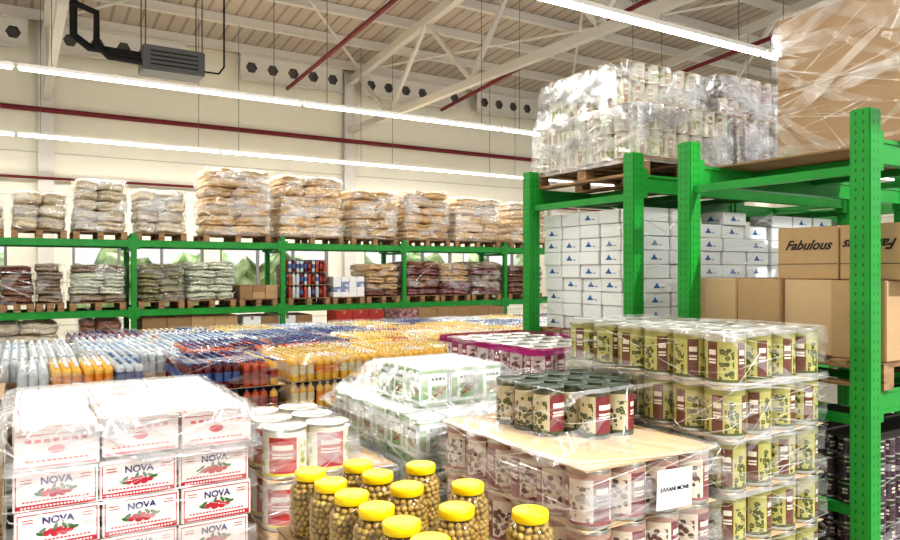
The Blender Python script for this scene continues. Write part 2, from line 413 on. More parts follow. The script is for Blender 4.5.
# ---------------------------------------------------------------- racks
def rack(loc_label,us,y0,y1,H,levels,pw=.1,bh=.11):
    r=bpy.data.objects.new('pallet_rack',None); r.location=(us[0],y0,0); COL.objects.link(r); tag(r,loc_label,'shelving')
    pm=boxes('upright',[(-pw/2,pw/2,-pw/2,pw/2,0,H)],['post'],.008); fm=boxes('foot',[(-pw*.8,pw*.8,-pw*.8,pw*.8,0,.012)],['rack'])
    D=y1-y0
    for u in us:
        for y in (0,D):
            p=obj('upright_post',pm,(u-us[0],y,0),parent=r); obj('foot_plate',fm,parent=p)
        hz=[.25,1.0]+[l-.17 for l in levels]
        for z in hz: obj('cross_brace',boxes('cb',[(-.02,.02,pw/2,D-pw/2,z-.02,z+.03)],['rack']),(u-us[0],0,0),parent=r)
        obj('diagonal_brace',beam_between('db',(0,pw/2,.3),(0,D-pw/2,1.0),.03,.03,['rack']),(u-us[0],0,0),parent=r)
    for a,b in zip(us,us[1:]):
        L=b-a-pw
        bm_=boxes('beam',[(0,L,-.025,.025,-bh,0),(0,L,-.032,.032,-bh,-bh+.02),(0,L,-.032,.032,-.02,0),(-.004,.05,-.04,.04,-bh-.04,.04),(L-.05,L+.004,-.04,.04,-bh-.04,.04)],['rack'])
        for l in levels:
            for y in (0,D): obj('shelf_beam',bm_,(a-us[0]+pw/2,y,l),parent=r)
            for k in (1,2,3): obj('deck_bar',boxes('dk',[(-.03,.03,.03,D-.03,-.05,-.004)],['rack']),(a-us[0]+(b-a)*k/4,0,l),parent=r)
rack('green steel pallet rack loaded with sacks by the rear wall',[-3.64,-.94,1.76,4.46,7.16,9.86,12.56,15.26],13.6,14.6,2.95,[1.6,2.83],.09,.12)
rack('green steel pallet rack end frame holding white cartons',[3.83,6.6,9.3],3.69,4.89,3.15,[1.66,3.0],.11,.13)
rack('green steel pallet rack end frame holding brown cartons',[3.83,6.6,9.3],2.04,3.19,3.15,[1.66,3.0],.11,.13)

def pallet_me(w,d):
    b=[];n=7
    for i in range(n):
        y=(d-.1)*i/(n-1); b.append((0,w,y,y+.1,.12,.14))
    for x in (0,w/2-.05,w-.1):
        b.append((x,x+.1,0,d,.10,.12))
        for y in (0,d/2-.05,d-.1): b.append((x,x+.1,y,y+.1,.02,.10))
        b.append((x,x+.1,0,d,0,.02))
    return boxes('pallet',b,['wood'])
PC={}
def pallet(u0,u1,v0,v1,z=0,lab='wooden pallet carrying stacked goods'):
    k=(round(u1-u0,2),round(v1-v0,2))
    if k not in PC: PC[k]=pallet_me(*k)
    tag(obj('wooden_pallet',PC[k],(u0,v0,z)),lab,'pallet','wooden pallets')
def carton_t(w,d,h,mat,lab,grp,name='cardboard_carton',tape=True):
    t=T(name,boxes('carton',[(0,w,0,d,0,h)],[mat],min(.006,h*.05)),lab,'box',grp)
    if tape: t.part('packing_tape',boxes('tape',[(w*.5-.025,w*.5+.025,-.001,d+.001,h-.0005,h+.001),(w*.5-.025,w*.5+.025,-.0015,-.0005,h-.06,h)],['tape']))
    return t
FC={}
def fill(u0,u1,v0,v1,ztop,mat='card'):
    pallet(u0,u1,v0,v1)
    h=ztop-.141; w=(u1-u0); d=(v1-v0)
    k=(round(w,3),round(d,3),round(h,3),mat)
    if k not in FC: FC[k]=carton_t(w-.004,d-.004,h-.001,mat,'pallet-sized brown cardboard box on a wooden pallet','pallet-sized boxes',name='pallet_box')
    FC[k].put((u0+.002,v0+.002,.141))
def pad(u0,u1,v0,v1,z,mat='cardlight',th=.004):
    tag(obj('cardboard_layer_pad',boxes('pad',[(u0,u1,v0,v1,z,z+th)],[mat])),'thin brown cardboard sheet between stacked layers','cardboard','cardboard layer pads')
def corebox(u0,u1,v0,v1,z0,z1,mat='inner',lab='added core block filling the middle of a stacked layer'):  # added core; the default dark colour stands for shade between goods
    tag(obj('added_load_core',boxes('core',[(u0,u1,v0,v1,z0,z1)],[mat],.004)),lab,'box','added load cores')

# ---------------------------------------------------------------- stretch film: the visible folds and veils of the clear film
def wrap(levels,dens,lab,jit=.004,mats=('strand','veil'),veils=.3,steep=.22,wmul=1.):
    P=[2*((l[2]-l[1])+(l[4]-l[3])) for l in levels]; PM=max(P)
    seg=[]; tot=0
    for a,b in zip(levels,levels[1:]):
        d=math.sqrt((b[0]-a[0])**2+((b[1]-a[1]+a[2]-b[2])/4)**2+((b[3]-a[3]+a[4]-b[4])/4)**2+1e-6)
        seg.append((tot,tot+d)); tot+=d
    def pos(a,b):
        b=min(max(b,0),tot-1e-5)
        for k,(s0,s1) in enumerate(seg):
            if b<=s1: break
        f=(b-s0)/(s1-s0); L=[levels[k][i]+(levels[k+1][i]-levels[k][i])*f for i in range(5)]
        z,u0,u1,v0,v1=L; w=u1-u0; d=v1-v0; per=2*(w+d); q=(a/PM%1.0)*per
        if q<w: return (u0+q,v0,z,0,-1)
        q-=w
        if q<d: return (u1,v0+q,z,1,0)
        q-=d
        if q<w: return (u1-q,v1,z,0,1)
        q-=w
        return (u0,v1-q,z,-1,0)
    V=[];F=[];K=[]
    n=int(dens*PM*tot)
    for _ in range(n):
        veil=R()<veils
        th=random.gauss(0,steep) if R()<.93 else U(-1.0,1.0)
        Ln=U(.3,1.5); wd=(U(.001,.0045) if not veil else U(.015,.048))*wmul
        a0=U(0,PM); b0=U(0,tot); m=max(6,int(Ln/.05)); off=U(.001,jit*2); ph=U(0,6); cv=U(-.25,.25)
        o=len(V); a,b=a0,b0
        for i in range(m+1):
            t=i/m; ang=th+cv*t+.05*math.sin(ph+t*6)
            w=wd*math.sin(math.pi*min(max(t,.03),.97))**.6*(1+.2*math.sin(ph+t*17))
            for sgn in (-1,1):
                p=pos(a-math.sin(ang)*w*sgn,b+math.cos(ang)*w*sgn)
                oo=off+(jit*.5*math.sin(ph+t*10) if sgn>0 else 0)
                V.append((p[0]+p[3]*oo,p[1]+p[4]*oo,p[2]+(.002+oo*.3 if b>tot*.93 else 0)))
            a+=math.cos(ang)*Ln/m; b+=math.sin(ang)*Ln/m
            if b>tot: b=tot
            if b<0: b=0
        for i in range(m):
            F.append((o+2*i,o+2*i+1,o+2*i+3,o+2*i+2)); K.append(1 if veil else 0)
    o=obj('shrink_wrap',mesh('wrap',V,F,list(mats),K,smooth=True)); tag(o,lab,'plastic film','stretch film wraps'); return o
def boxwrap(u0,u1,v0,v1,z0,z1,dens,lab,g=.006,over=.12,**kw):
    wrap([(z0,u0-g,u1+g,v0-g,v1+g),(z1,u0-g,u1+g,v0-g,v1+g),(z1+.010,u0+.005,u1-.005,v0+.005,v1-.005),(z1+.012,u0+over,u1-over,v0+over,v1-over)],dens,lab,**kw)

# ---------------------------------------------------------------- cans
def can_t(Rr,H,label,lidm,lab,grp,seg=24,name='food_can'):
    b=revolve('canbody',[(0,0),(Rr*.98,0),(Rr,.004),(Rr,.012),(Rr*.985,.016),(Rr*.985,H-.016),(Rr,H-.012),(Rr,H-.001)],seg,[lidm,label],[0,0,0,0,1,0,0])
    l=revolve('canlid',[(Rr,H-.001),(Rr,H),(Rr-.004,H),(Rr-.006,H-.007),(Rr*.8,H-.007),(Rr*.78,H-.005),(Rr*.55,H-.005),(Rr*.53,H-.007),(0.0001,H-.007)],seg,[lidm],[0]*8)
    t=T(name,b,lab,'can',grp); t.part('lid',l,label='round ribbed metal lid'); return t
def tiers(t,u0,u1,v0,v1,z0,n,tierh,nu,nv,topfull=True,jit=.0005):
    du=(u1-u0)/nu; dv=(v1-v0)/nv
    for k in range(n):
        z=z0+tierh*k
        for i in range(nu):
            for j in range(nv):
                if (topfull and k==n-1) or i==0 or j==0:
                    t.put((u0+du*(i+.5)+U(-jit,jit),v0+dv*(j+.5)+U(-jit,jit),z),U(-.3,.3)+random.choice([0,2.09,4.19]))
        if (not topfull) or k<n-1:
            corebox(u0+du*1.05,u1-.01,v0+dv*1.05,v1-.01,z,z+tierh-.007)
        if k<n-1: pad(u0+.01,u1-.01,v0+.01,v1-.01,z+tierh-.006)
CH=.24
canD=can_t(.079,CH,'L_dark','darkgreenmetal','dark green olive can with maroon and cream label','olive cans on the cardboard sheet',32)
canM=can_t(.0975,CH+.004,'L_maroon','metal','large food tin with cream and maroon label','cans under the cardboard sheet',32)
canO=can_t(.0975,CH+.008,'L_olive','lidgrey','large food tin with yellow-green olive label','olive cans in the tall stack',32)
canG=can_t(.0975,CH+.004,'L_mag','lidgrey','large tin with pink and white label','cans in the pink wrapped stack',28)
canJ=can_t(.0745,.2,'L_jar','lidgrey','beige and green grocery can in film','cans on the high rack',16,'grocery_can')
canK=can_t(.0745,.2,'L_plum','lidgrey','plum and brown grocery can in film','cans on the high rack',16,'grocery_can')
cu0,cu1,cv0,cv1=1.97,2.8,2.16,3.33
fill(cu0,cu1,cv0,cv1,.72)
tiers(canM,cu0,cu1,cv0,cv1,.725,3,.25,4,6,False)
zc=.725+.75
tag(obj('cardboard_sheet',boxes('sheet',[(cu0+.005,cu1-.005,cv0+.005,cv1-.005,zc-.006,zc+.004)],['cardlight'],.002)),'large flat brown cardboard sheet topping the can stack','cardboard')
for (i,j) in [(0,1),(0,2),(0,3),(1,0),(1,1),(1,2),(1,3),(2,0),(2,1),(2,2),(2,3),(3,1),(3,2),(3,3)]:
    canD.put((2.27+.159*i+U(-.0005,.0005),2.60+.159*j+U(-.0005,.0005),zc+.005),-2.2+U(-.4,.4)+random.choice([0,math.pi]))
boxwrap(cu0,cu1,cv0,cv1,.9,zc,34,'clear stretch film around the can stack with cardboard top',.012,.02,veils=.42)
wrap([(zc-.15,cu0-.03,cu1+.03,cv0-.03,cv1+.03),(zc+.012,cu0-.02,cu1+.02,cv0-.02,cv1+.02),(zc+.02,2.1,2.84,2.42,3.3),(zc+.255,2.17,2.84,2.5,3.2)],24,'clear loose film draped over the dark green cans',jit=.008,veils=.4,steep=.45)
wrap([(zc+.008,cu0,cu1,cv0,cv1),(zc+.02,cu0+.25,cu1-.05,cv0+.38,cv1-.05)],75,'clear film folds lying across the cardboard sheet',jit=.005,veils=.6,steep=.9,wmul=1.6)
sg=obj('paper_sign',boxes('sg',[(-.11,.11,-.001,.001,-.085,.085)],['paper']),(2.44,cv0-.05,1.35)); sg.rotation_euler=(0,.04,0); tag(sg,'white printed paper sign on the wrapped can stack','sign')
obj('printed_text',text_me('EΛΛANI MONE',.027,'black',.0003),(0,-.003,.0),parent=sg)
ru0,ru1,rv0,rv1=2.86,3.66,2.15,3.33
fill(ru0,ru1,rv0,rv1,.715)
tiers(canO,ru0,ru1,rv0,rv1,.725,5,.255,4,6,True)
boxwrap(ru0,ru1,rv0,rv1,.9,2.0,38,'clear stretch film around the tall olive can stack',.005,.35,veils=.42)
for z in (1.215,1.47,1.73):
    wrap([(z,ru0-.008,ru1+.008,rv0-.008,rv1+.008),(z+.03,ru0-.008,ru1+.008,rv0-.008,rv1+.008)],200,'twisted band of stretch film round the olive cans',steep=.02)
pw_,pd_,ph_=.203,.2,.235
def pepper(w,h,y=-.0012):
    s=[(rect(.004,w-.004,h-.03,h-.004,y),0),(rect(.004,w-.004,.004,.022,y),0),(rect(w*.08,w*.28,.05,.17,y),0),(rect(w*.4,w*.92,.04,.13,y),0)]
    for (dx,dz,a,m) in ((.55,.3,.4,1),(.72,.36,-.3,1),(.62,.44,.9,1),(.84,.44,.6,1),(.5,.46,-.2,2)):
        s.append((disc(w*dx,h*dz,.021,.0075,y-.0001-.00003*len(s),12,a),m))
    for k in range(4): s.append((rect(w*.4+.026*k,w*.4+.026*k+.019,h*.68,h*.68+.018,y-.0002),2))
    return flat('pepperart',s,['lightgreen','redpack','green'])
canP=T('pepper_pack',boxes('pp',[(-pw_/2+.001,pw_/2-.001,-pd_/2+.001,pd_/2-.001,0,ph_)],['white'],.012),'white and green printed pack with red pepper picture','food pack','pepper packs in wrapped stack')
canP.part('printed_artwork',pepper(pw_,ph_),(-pw_/2,-pd_/2+.001,0),label='pale green print with red peppers')
canP.part('printed_artwork',pepper(pd_,ph_),(-pw_/2+.001,pd_/2,0),(0,0,-math.pi/2),label='pale green print with red peppers')
fill(1.93,2.75,3.5,4.72,.73)
du=.82/4;dv=1.22/6
for k in range(3):
    for i in range(4):
        for j in range(6):
            if k==2 or i==0 or j==0: canP.put((1.93+du*(i+.5)+U(-.004,.004),3.5+dv*(j+.5)+U(-.002,.002),.74+.237*k),U(-.03,.03))
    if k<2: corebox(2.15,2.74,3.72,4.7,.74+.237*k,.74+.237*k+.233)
for i in range(3):
    for j in range(3): canP.put((2.2+.206*i+U(-.006,.006),3.88+.208*j+U(-.004,.004),1.453),U(-.06,.06))
wrap([(.9,1.91,2.77,3.48,4.74),(1.45,1.89,2.79,3.46,4.76),(1.50,1.94,2.77,3.54,4.7),(1.69,2.08,2.73,3.76,4.44),(1.70,2.3,2.5,3.95,4.2)],62,'thick clear film tented over the pepper packs',jit=.008,veils=.55,steep=.5,wmul=1.6)
wrap([(1.38,1.84,2.82,3.40,4.82),(1.69,2.09,2.72,3.77,4.42)],55,'taut slanting film from the upper packs',jit=.004,veils=.5,steep=1.0,wmul=1.5)
fill(2.88,3.67,3.62,4.82,.77)
tiers(canG,2.88,3.67,3.62,4.82,.78,4,.25,4,6,True)
boxwrap(2.88,3.66,3.62,4.82,1.0,1.74,25,'clear stretch film around the pink can stack',.006,.05)
wrap([(1.74,2.865,3.675,3.605,4.835),(1.785,2.865,3.675,3.605,4.835)],420,'pink translucent film rim around the top cans',mats=('strandmag','veilmag'),veils=.3,steep=.04,wmul=.7)
big=can_t(.118,.26,'L_big','lidgrey','large white tin with red and yellow vegetable label','large white tins',32,'food_tin')
fill(1.1,1.85,3.58,4.33,.93)
for k in range(2):
    for i in range(3):
        for j in range(3):
            if k==1 and i==2: continue
            big.put((1.225+.242*i,3.7+.242*j,.935+.27*k),random.choice([-2.8,.35])+U(-.4,.4))
    if k==0: pad(1.1,1.83,3.58,4.32,1.197,'card')
wrap([(.9,1.09,1.86,3.57,4.34),(1.2,1.09,1.86,3.57,4.34),(1.25,1.09,1.62,3.57,4.34),(1.465,1.1,1.6,3.575,4.33),(1.475,1.16,1.5,3.65,4.28)],65,'clear stretch film around the large white tins',veils=.45)

# ---------------------------------------------------------------- jars
JR=.083
jb=revolve('jarbody',[(0,0),(JR*.9,0),(JR,.012),(JR,.155),(JR*.97,.178),(JR*.86,.198),(JR*.70,.209),(JR*.66,.215),(JR*.66,.232)],28,['jar'],[0]*8)
li=revolve('jarlid',[(.0001,.246),(.052,.246),(.0605,.243),(.0615,.238),(.0615,.214),(.058,.212)],36,['yellowlid'],[0]*5)
bm=bmesh.new()
def addol(p):
    m=Matrix.Translation(p)@Matrix.Rotation(U(0,6),4,Vector((R()-.5,R()-.5,R())).normalized())@Matrix.Diagonal((.0135,.0115,.0115,1))
    bmesh.ops.create_icosphere(bm,subdivisions=2,radius=1,matrix=m)
z=.014
while z<.21:
    rr=JR-.0145 if z<.17 else max(.035,JR-.0145-(z-.17)*.7)
    n=int(2*math.pi*rr/.0235)
    off=U(0,6)
    for i in range(n):
        a=off+2*math.pi*i/n; q=rr+U(-.003,.001); addol(Vector((q*math.cos(a),q*math.sin(a),z+U(-.004,.004))))
    if z>.17:
        for i in range(12): addol(Vector((U(-.04,.04),U(-.04,.04),z)))
    z+=.02
om=bpy.data.meshes.new('olives'); bm.to_mesh(om); bm.free(); om.materials.append(M['olive']); om.polygons.foreach_set('use_smooth',[True]*len(om.polygons))
core=revolve('brine',[(0.0001,.006),(JR-.02,.006),(JR-.02,.165),(.04,.19),(.0001,.19)],16,['olive'],[0]*4)
jt=T('olive_jar',jb,'clear plastic jar of green olives with yellow screw lid','jar','olive jars with yellow lids')
jt.part('screw_lid',li,label='round yellow plastic screw lid'); jt.part('olives',om,label='packed green olives',kind='stuff'); jt.part('brine',core)
JZ=1.255
for (x,y) in [(1.0,2.70),(1.015,2.525),(1.025,2.35),(1.04,2.175),(1.045,2.0),(1.05,1.825),(1.21,2.71),(1.24,2.33),(1.27,2.03),(1.42,2.55),(1.445,2.23),(1.46,1.87),(1.215,2.53)]:
    jt.put((x,y,JZ),U(0,6))
fill(.9,1.56,1.7,2.82,1.243)
pad(.9,1.56,1.7,2.82,1.244,'cardd',.006)

# ---------------------------------------------------------------- printed cartons
NW,ND,NH=.33,.298,.170
shapes=[]
for a in (rect(.010,NW-.010,.156,.160,-.0012),rect(.010,NW-.010,.006,.028,-.0012),rect(.009,.013,.006,.160,-.0012),rect(NW-.013,NW-.009,.006,.160,-.0012)): shapes.append((a,0))
for k in range(20): shapes.append((rect(.028+.0138*k,.028+.0138*k+.009,.013,.021,-.0014),2))
cx=NW*.5
for (dx,dz,r) in ((-.045,.07,.015),(-.012,.066,.018),(.022,.067,.018),(.048,.072,.013),(.005,.082,.014),(-.028,.08,.013)):
    shapes.append((disc(cx+dx,dz,r,r*.8,-.0014-.00002*len(shapes)),0))
for (dx,dz,a) in ((-.06,.085,.6),(.05,.089,-.5),(.065,.082,.2),(-.01,.094,1.2),(.025,.094,-1.0),(-.07,.071,-.4)):
    shapes.append((disc(cx+dx,dz,.017,.007,-.0018-.00002*len(shapes),10,a),1))
for k in range(17): shapes.append((rect(.035+.0154*k,.035+.0154*k+.010,.038,.045,-.0013),0))
for k in range(2):
    for q in range(2): shapes.append((rect(.028 if k==0 else NW-.07,.07 if k==0 else NW-.028,.135-.012*q,.139-.012*q,-.0013),0))
art=flat('art',shapes,['red','green','pinkwhite'])
nova=text_me('NOVA',.043,'blue',.0012)
nt=T('printed_carton',boxes('nc',[(0,NW,0,ND,0,NH)],['pinkwhite'],.004),'white carton printed with blue lettering and red fruit','box','white fruit cartons')
nt.part('printed_artwork',art,label='red fruit and green leaf print'); nt.part('printed_lettering',nova,(cx,-.0016,.125),label='dark blue printed word')
fl=[(.002,NW-.002,ND/2-.0015,ND/2+.0015,NH,NH+.0008),(.004,NW-.004,.01,.014,NH,NH+.0006),(.02,.028,.02,ND-.02,NH,NH+.0006),(NW/2-.001,NW/2+.001,.004,ND-.004,NH,NH+.0007)]
for k in range(5): fl.append((.06+.045*k,.06+.045*k+.03,.06,.075,NH,NH+.0006))
for k in range(4): fl.append((.06+.045*k,.06+.045*k+.03,.2,.21,NH,NH+.0006))
nt.part('carton_flap',boxes('fl',fl,['pink']))
s2=[(rect(.012,NW-.012,.15,.154,-.0012),0),(rect(.012,NW-.012,.008,.018,-.0012),0),(disc(.16,.085,.034,.018,-.0013),0)]
for k in range(7): s2.append((rect(.04+.036*k,.04+.036*k+.024,.118,.132,-.0012),0))
for k in range(12): s2.append((rect(.04+.021*k,.04+.021*k+.014,.035,.042,-.0012),0))
pt_=flat('art2',s2,['pink'])
nt2=T('printed_carton',nt.r.data,'white carton with faint pink print on side','box','white fruit cartons')
nt2.part('printed_artwork',pt_,label='pale pink print'); nt2.part('carton_flap',nt.c[2].data)
rows=8; PH=.174
fz=1.60-rows*PH
pallet(-.03,1.03,3.55,4.78,fz-.142)
tag(obj('timber_bearer',boxes('r',[(-.03,1.03,3.55,3.65,0,fz-.142),(-.03,1.03,4.1,4.2,0,fz-.142),(-.03,1.03,4.68,4.78,0,fz-.142)],['wood'])),'wooden bearers beneath the carton pallet','pallet')
for k in range(rows):
    sx=U(-.008,.008)
    for i in range(3):
        for j in range(4):
            if k<rows-1 and j not in (0,) : continue
            (nt2 if k==rows-1 else nt).put((-.02+i*.342+U(-.006,.006)+sx,3.56+j*.302+U(-.008,.006),fz+k*PH+(U(0,.018) if k==rows-1 else 0)),U(-.03,.03) if k==rows-1 else U(-.015,.015))
    if k<rows-1: corebox(-.01,1.0,3.88,4.76,fz+k*PH,fz+k*PH+PH-.003,'pinkwhite')
boxwrap(-.03,1.01,3.55,4.77,.9,1.6,34,'clear stretch film around the white printed cartons',.012,.1,jit=.008,veils=.4)
wrap([(1.42,-.05,1.03,3.53,4.8),(1.615,-.05,1.03,3.53,4.8),(1.628,.02,.97,3.6,4.72),(1.632,.4,.6,4.05,4.2)],85,'bunched stretch film over the carton top row',jit=.014,veils=.45,steep=.6,wmul=1.5)

# ---------------------------------------------------------------- bottles
BS=.84
BOT=[(r*BS,z*.86) for r,z in [(.0,0),(.042,0),(.046,.01),(.0462,.08),(.0464,.18),(.0462,.2),(.044,.22),(.034,.24),(.017,.254),(.015,.264),(.0175,.264),(.0175,.286),(.0,.286)]]
BK=[0,0,0,1,0,0,0,0,0,2,2,2]
BHT=.252
kinds={'A':('yellowd','orange','capwhite'),'B1':('darkred','lblblue','capblue'),'B2':('peach','lbl','capblue'),'B3':('yellowd','lbl','capblue'),'C':('yellowd','lblw','capyellow'),'C2':('orange','yellowd','capgreen'),'C3':('yellowd','orange','capwhite'),'W':('clear','clear','caplight'),'W2':('clear','lblblue','capblue'),'X':('clear','clear','capwhite'),'G':('greenb','lblw','capwhite'),'Y':('peach','lbl','capyellow'),'Z':('yellowd','lblblue','capblue'),'V':('darkred','lbl','capred')}
blabs={'A':'yellow orange juice bottle with white cap','B1':'dark red cherry drink bottle with blue cap','B2':'amber peach drink bottle with blue cap','B3':'yellow juice bottle with blue cap','C':'orange juice bottle with yellow cap','C2':'orange juice bottle with green cap','C3':'orange juice bottle with white cap','W':'clear water bottle with light blue cap','X':'clear water bottle with white cap'}
BT={}
for k,v in kinds.items():
    b=T('drink_bottle',revolve('bottle',BOT[:10],14,[v[0],v[1]],BK[:9]),blabs.get(k,'drink bottle with coloured cap'),'bottle','juice bottles on pallets')
    b.part('bottle_cap',revolve('cap',[(.0175*BS,.263*.86),(.0175*BS,.286*.86),(.0001,.287*.86)],12,[v[2]],[0,0]))
    BT[k]=b
rest=[]; indiv=0
def bottles(u0,u1,v0,v1,top,ks,layers=2,pitch=.079,ind=0,wrapped=True,front=None,pure=0.):
    global indiv
    pu,pv=3,2; gap=.02
    nu=int((u1-u0)/(pitch+gap/pu)); nv=int((v1-v0)/(pitch+gap/pv))
    kk={}; got=0
    cells=[(L,i,j) for L in range(layers) for j in range(nv) for i in range(nu) if L==0 or i==0 or j==0]
    cells.sort(key=lambda c:(c[2],c[0]))
    for L,i,j in cells:
        z=top-(BHT+.012)*(L+1)
        key=(i//pu,j//pv if L==0 else 0)
        if key not in kk: kk[key]=(front[(i//pu)%len(front)] if front and (j//pv<2 or R()<.75) else (ks[0] if R()<.55 else random.choice(ks)))
        k=kk[key]
        p=(u0+pitch*(i+.5)+gap*(i//pu)+U(-.001,.001),v0+pitch*(j+.5)+gap*(j//pv),z+U(0,.002))
        if got<ind and indiv<300: BT[k].put(p,U(0,6)); indiv+=1; got+=1
        else: rest.append((p,k))
    for L in range(layers):
        z=top-(BHT+.012)*(L+1)
        pad(u0,u1,v0,v1,z-.006)
        if L>0: corebox(u0+.1,u1-.02,v0+.1,v1-.02,z,z+BHT)
    fill(u0,u1,v0,v1,top-(BHT+.012)*layers-.007)
    if wrapped: boxwrap(u0,u1,v0,v1,top-(BHT+.012)*layers,top-.006,20,'clear film around stacked drink bottles',.006,.4,jit=.006,wmul=1.6,veils=.45)
bottles(1.28,2.2,6.6,7.7,1.47,['B1','B2','B1','B3','B2'],3,ind=80,front=['B1','B1','B2','B3'])
bottles(2.26,3.22,6.6,7.7,1.48,['C','C','C2'],3,ind=70,front=['C','C3','C','C3'])
bottles(3.28,4.26,6.6,7.7,1.48,['C','C2','C3'],3,ind=60,front=['C','C3','C','C'])
bottles(.0,1.1,7.1,8.1,1.47,['W','X','X','W2'],3,ind=90,front=['X','A','A','W2','B1'])
bottles(-1.2,-.1,7.1,8.1,1.47,['X','W'],2)
cyc=[['X','X','W'],['W','X','X'],['B2','V','B1','W2'],['B1','B2','B2'],['C','C','Y'],['C','C3','X'],['C','C2','X'],['X','W2','Y']]
x=-.4
for i in range(9):
    bottles(x,x+1.0,8.2,9.3,1.45,cyc[i%8],1); x+=1.02
cyc2=[['X','W'],['X','W'],['W','W2'],['W2','B1'],['B1','B2'],['Y','B2'],['C','Y'],['W2','X'],['X','C'],['C','X']]
x=-.4
for i in range(10):
    bottles(x,x+1.0,9.5,10.6,1.43,cyc2[i],1); x+=1.02
x=.6
for i in range(9):
    bottles(x,x+1.0,10.8,11.9,1.40,cyc[(i*5+2)%8],1); x+=1.02
for k in range(3):
    for i in range(10):
        for j in range(3): rest.append(((4.64+.082*i,13.7+.09*j,1.745+.26*k),random.choice(['B1','B2','V','W2','X'])))
V=[];F=[];K=[]
names=[];idx={}
for k,v in kinds.items():
    for m in v:
        if m not in idx: idx[m]=len(names); names.append(m)
seg=6
cs=[(math.cos(2*math.pi*i/seg),math.sin(2*math.pi*i/seg)) for i in range(seg)]
PR=BOT[1:-1]+[(.001,.246)]; PK=BK[1:]
for p,k in rest:
    o=len(V)
    for r,z in PR:
        for c,s in cs: V.append((p[0]+r*c,p[1]+r*s,p[2]+z))
    for a in range(len(PR)-1):
        m=idx[kinds[k][PK[a]]]
        for i in range(seg):
            j=(i+1)%seg; F.append((o+a*seg+i,o+a*seg+j,o+(a+1)*seg+j,o+(a+1)*seg+i)); K.append(m)
o=obj('drink_bottles',mesh('db',V,F,names,K,smooth=True)); tag(o,'rows of drink bottles with blue and yellow caps on pallets','bottle','juice bottles on pallets','stuff')
pallet(4.6,5.48,13.65,14.55,1.601)
for k in range(2): pad(4.6,5.48,13.65,14.1,1.745+.26*(k+1)-.007)
corebox(4.62,5.46,14.0,14.5,1.742,2.4,'purple')

# ---------------------------------------------------------------- sacks
def sack_me(seed):
    rd=random.Random(seed)
    bm=bmesh.new(); bmesh.ops.create_cube(bm,size=2); bmesh.ops.subdivide_edges(bm,edges=bm.edges[:],cuts=7,use_grid_fill=True)
    a=[rd.uniform(0,6) for _ in range(6)]
    for v in bm.verts:
        x,y,z=v.co
        e=(1-abs(x)**5*.22)*(1-abs(y)**5*.22)
        X=x*(1-.05*abs(y)**5)*(1-.05*z**4); Y=y*(1-.05*abs(x)**5)*(1-.05*z**4)
        Z=z*e
        X+=.03*math.sin(3*y+a[0])+.03*math.sin(4*z+a[1])+rd.uniform(-.03,.03)
        Y+=.05*math.sin(4*x+a[2])+.04*math.sin(5*z+a[3])+rd.uniform(-.05,.05)
        Z+=.12*math.sin(3.2*x+a[4])*math.cos(2.2*y+a[5])+rd.uniform(-.09,.09)
        v.co=(X*.5,Y*.5,Z*.5)
    me=bpy.data.meshes.new('sack'); bm.to_mesh(me); bm.free(); me.polygons.foreach_set('use_smooth',[True]*len(me.polygons)); return me
SM={}
def sack_t(mat):
    if mat not in SM:
        L=[]
        for s in range(5):
            me=sack_me(s*7+1); me.materials.append(M[mat]); L.append(me)
        SM[mat]=L
    return SM[mat]
def sack_stack(u0,u1,z,h,mat,lab,v0=13.62,d=.95,lay=None,grp='sacks on the rear rack',cat='sack',name='filled_sack',cols=2,dens=14):
    pallet(u0,u1,v0,v0+d,z)
    zz=z+.14; hh=h-.14; n=lay or max(3,round(hh/.19)); lh=hh/n
    mats=mat if isinstance(mat,list) else [mat]
    u0+=.03;u1-=.03
    W=u1-u0
    lean=U(-.03,.03)
    for k in range(n):
        ms=sack_t(random.choice(mats))
        edges=[0,.5+U(-.16,.16),1] if cols==2 else [i/cols for i in range(cols+1)]
        sh=U(-.02,.02)+lean*k/n
        for i in range(cols):
            w=W*(edges[i+1]-edges[i]); c=W*(edges[i+1]+edges[i])/2
            tp=1-.04*(k/n)**2
            o=obj(name,random.choice(ms),(u0+W/2+(c-W/2)*tp+sh,v0+d/2+U(-.02,.02),zz+lh*(k+.5)),U(-.04,.04)); o.scale=(w*1.04*tp,d*U(.96,1.02),lh*1.15)
            tag(o,lab,cat,grp)
    if dens: boxwrap(u0,u1,v0+.01,v0+d-.01,zz,zz+hh-.0,dens,'clear film around a stack of sacks on the rear rack',.02,.2,jit=.012,wmul=2.4,steep=.4,veils=.5)
Z2=2.831;Z1=1.601
for (a,b,h,m,l) in [(-1.1,-.2,.75,'pale','pale cream sack in film'),(-.09,.72,.78,'pale','pale cream sack in film'),(.81,1.66,1.04,'pale','pale cream sack in film'),(1.80,2.66,.92,'pale','pale cream sack in film'),
    (2.97,4.24,1.4,'straw','straw coloured sack of dry food'),(4.42,5.76,1.36,'pasta','tan sack of dry food in clear film'),(5.95,7.03,1.16,'straw','straw coloured sack of dry food'),(7.2,8.35,1.22,'straw','straw coloured sack of dry food'),(8.5,9.75,1.14,'pasta','tan sack of dry food in clear film'),(10.05,11.2,1.1,'pasta','tan sack of dry food in clear film')]:
    sack_stack(a,b,Z2,h,m,l,dens=24)
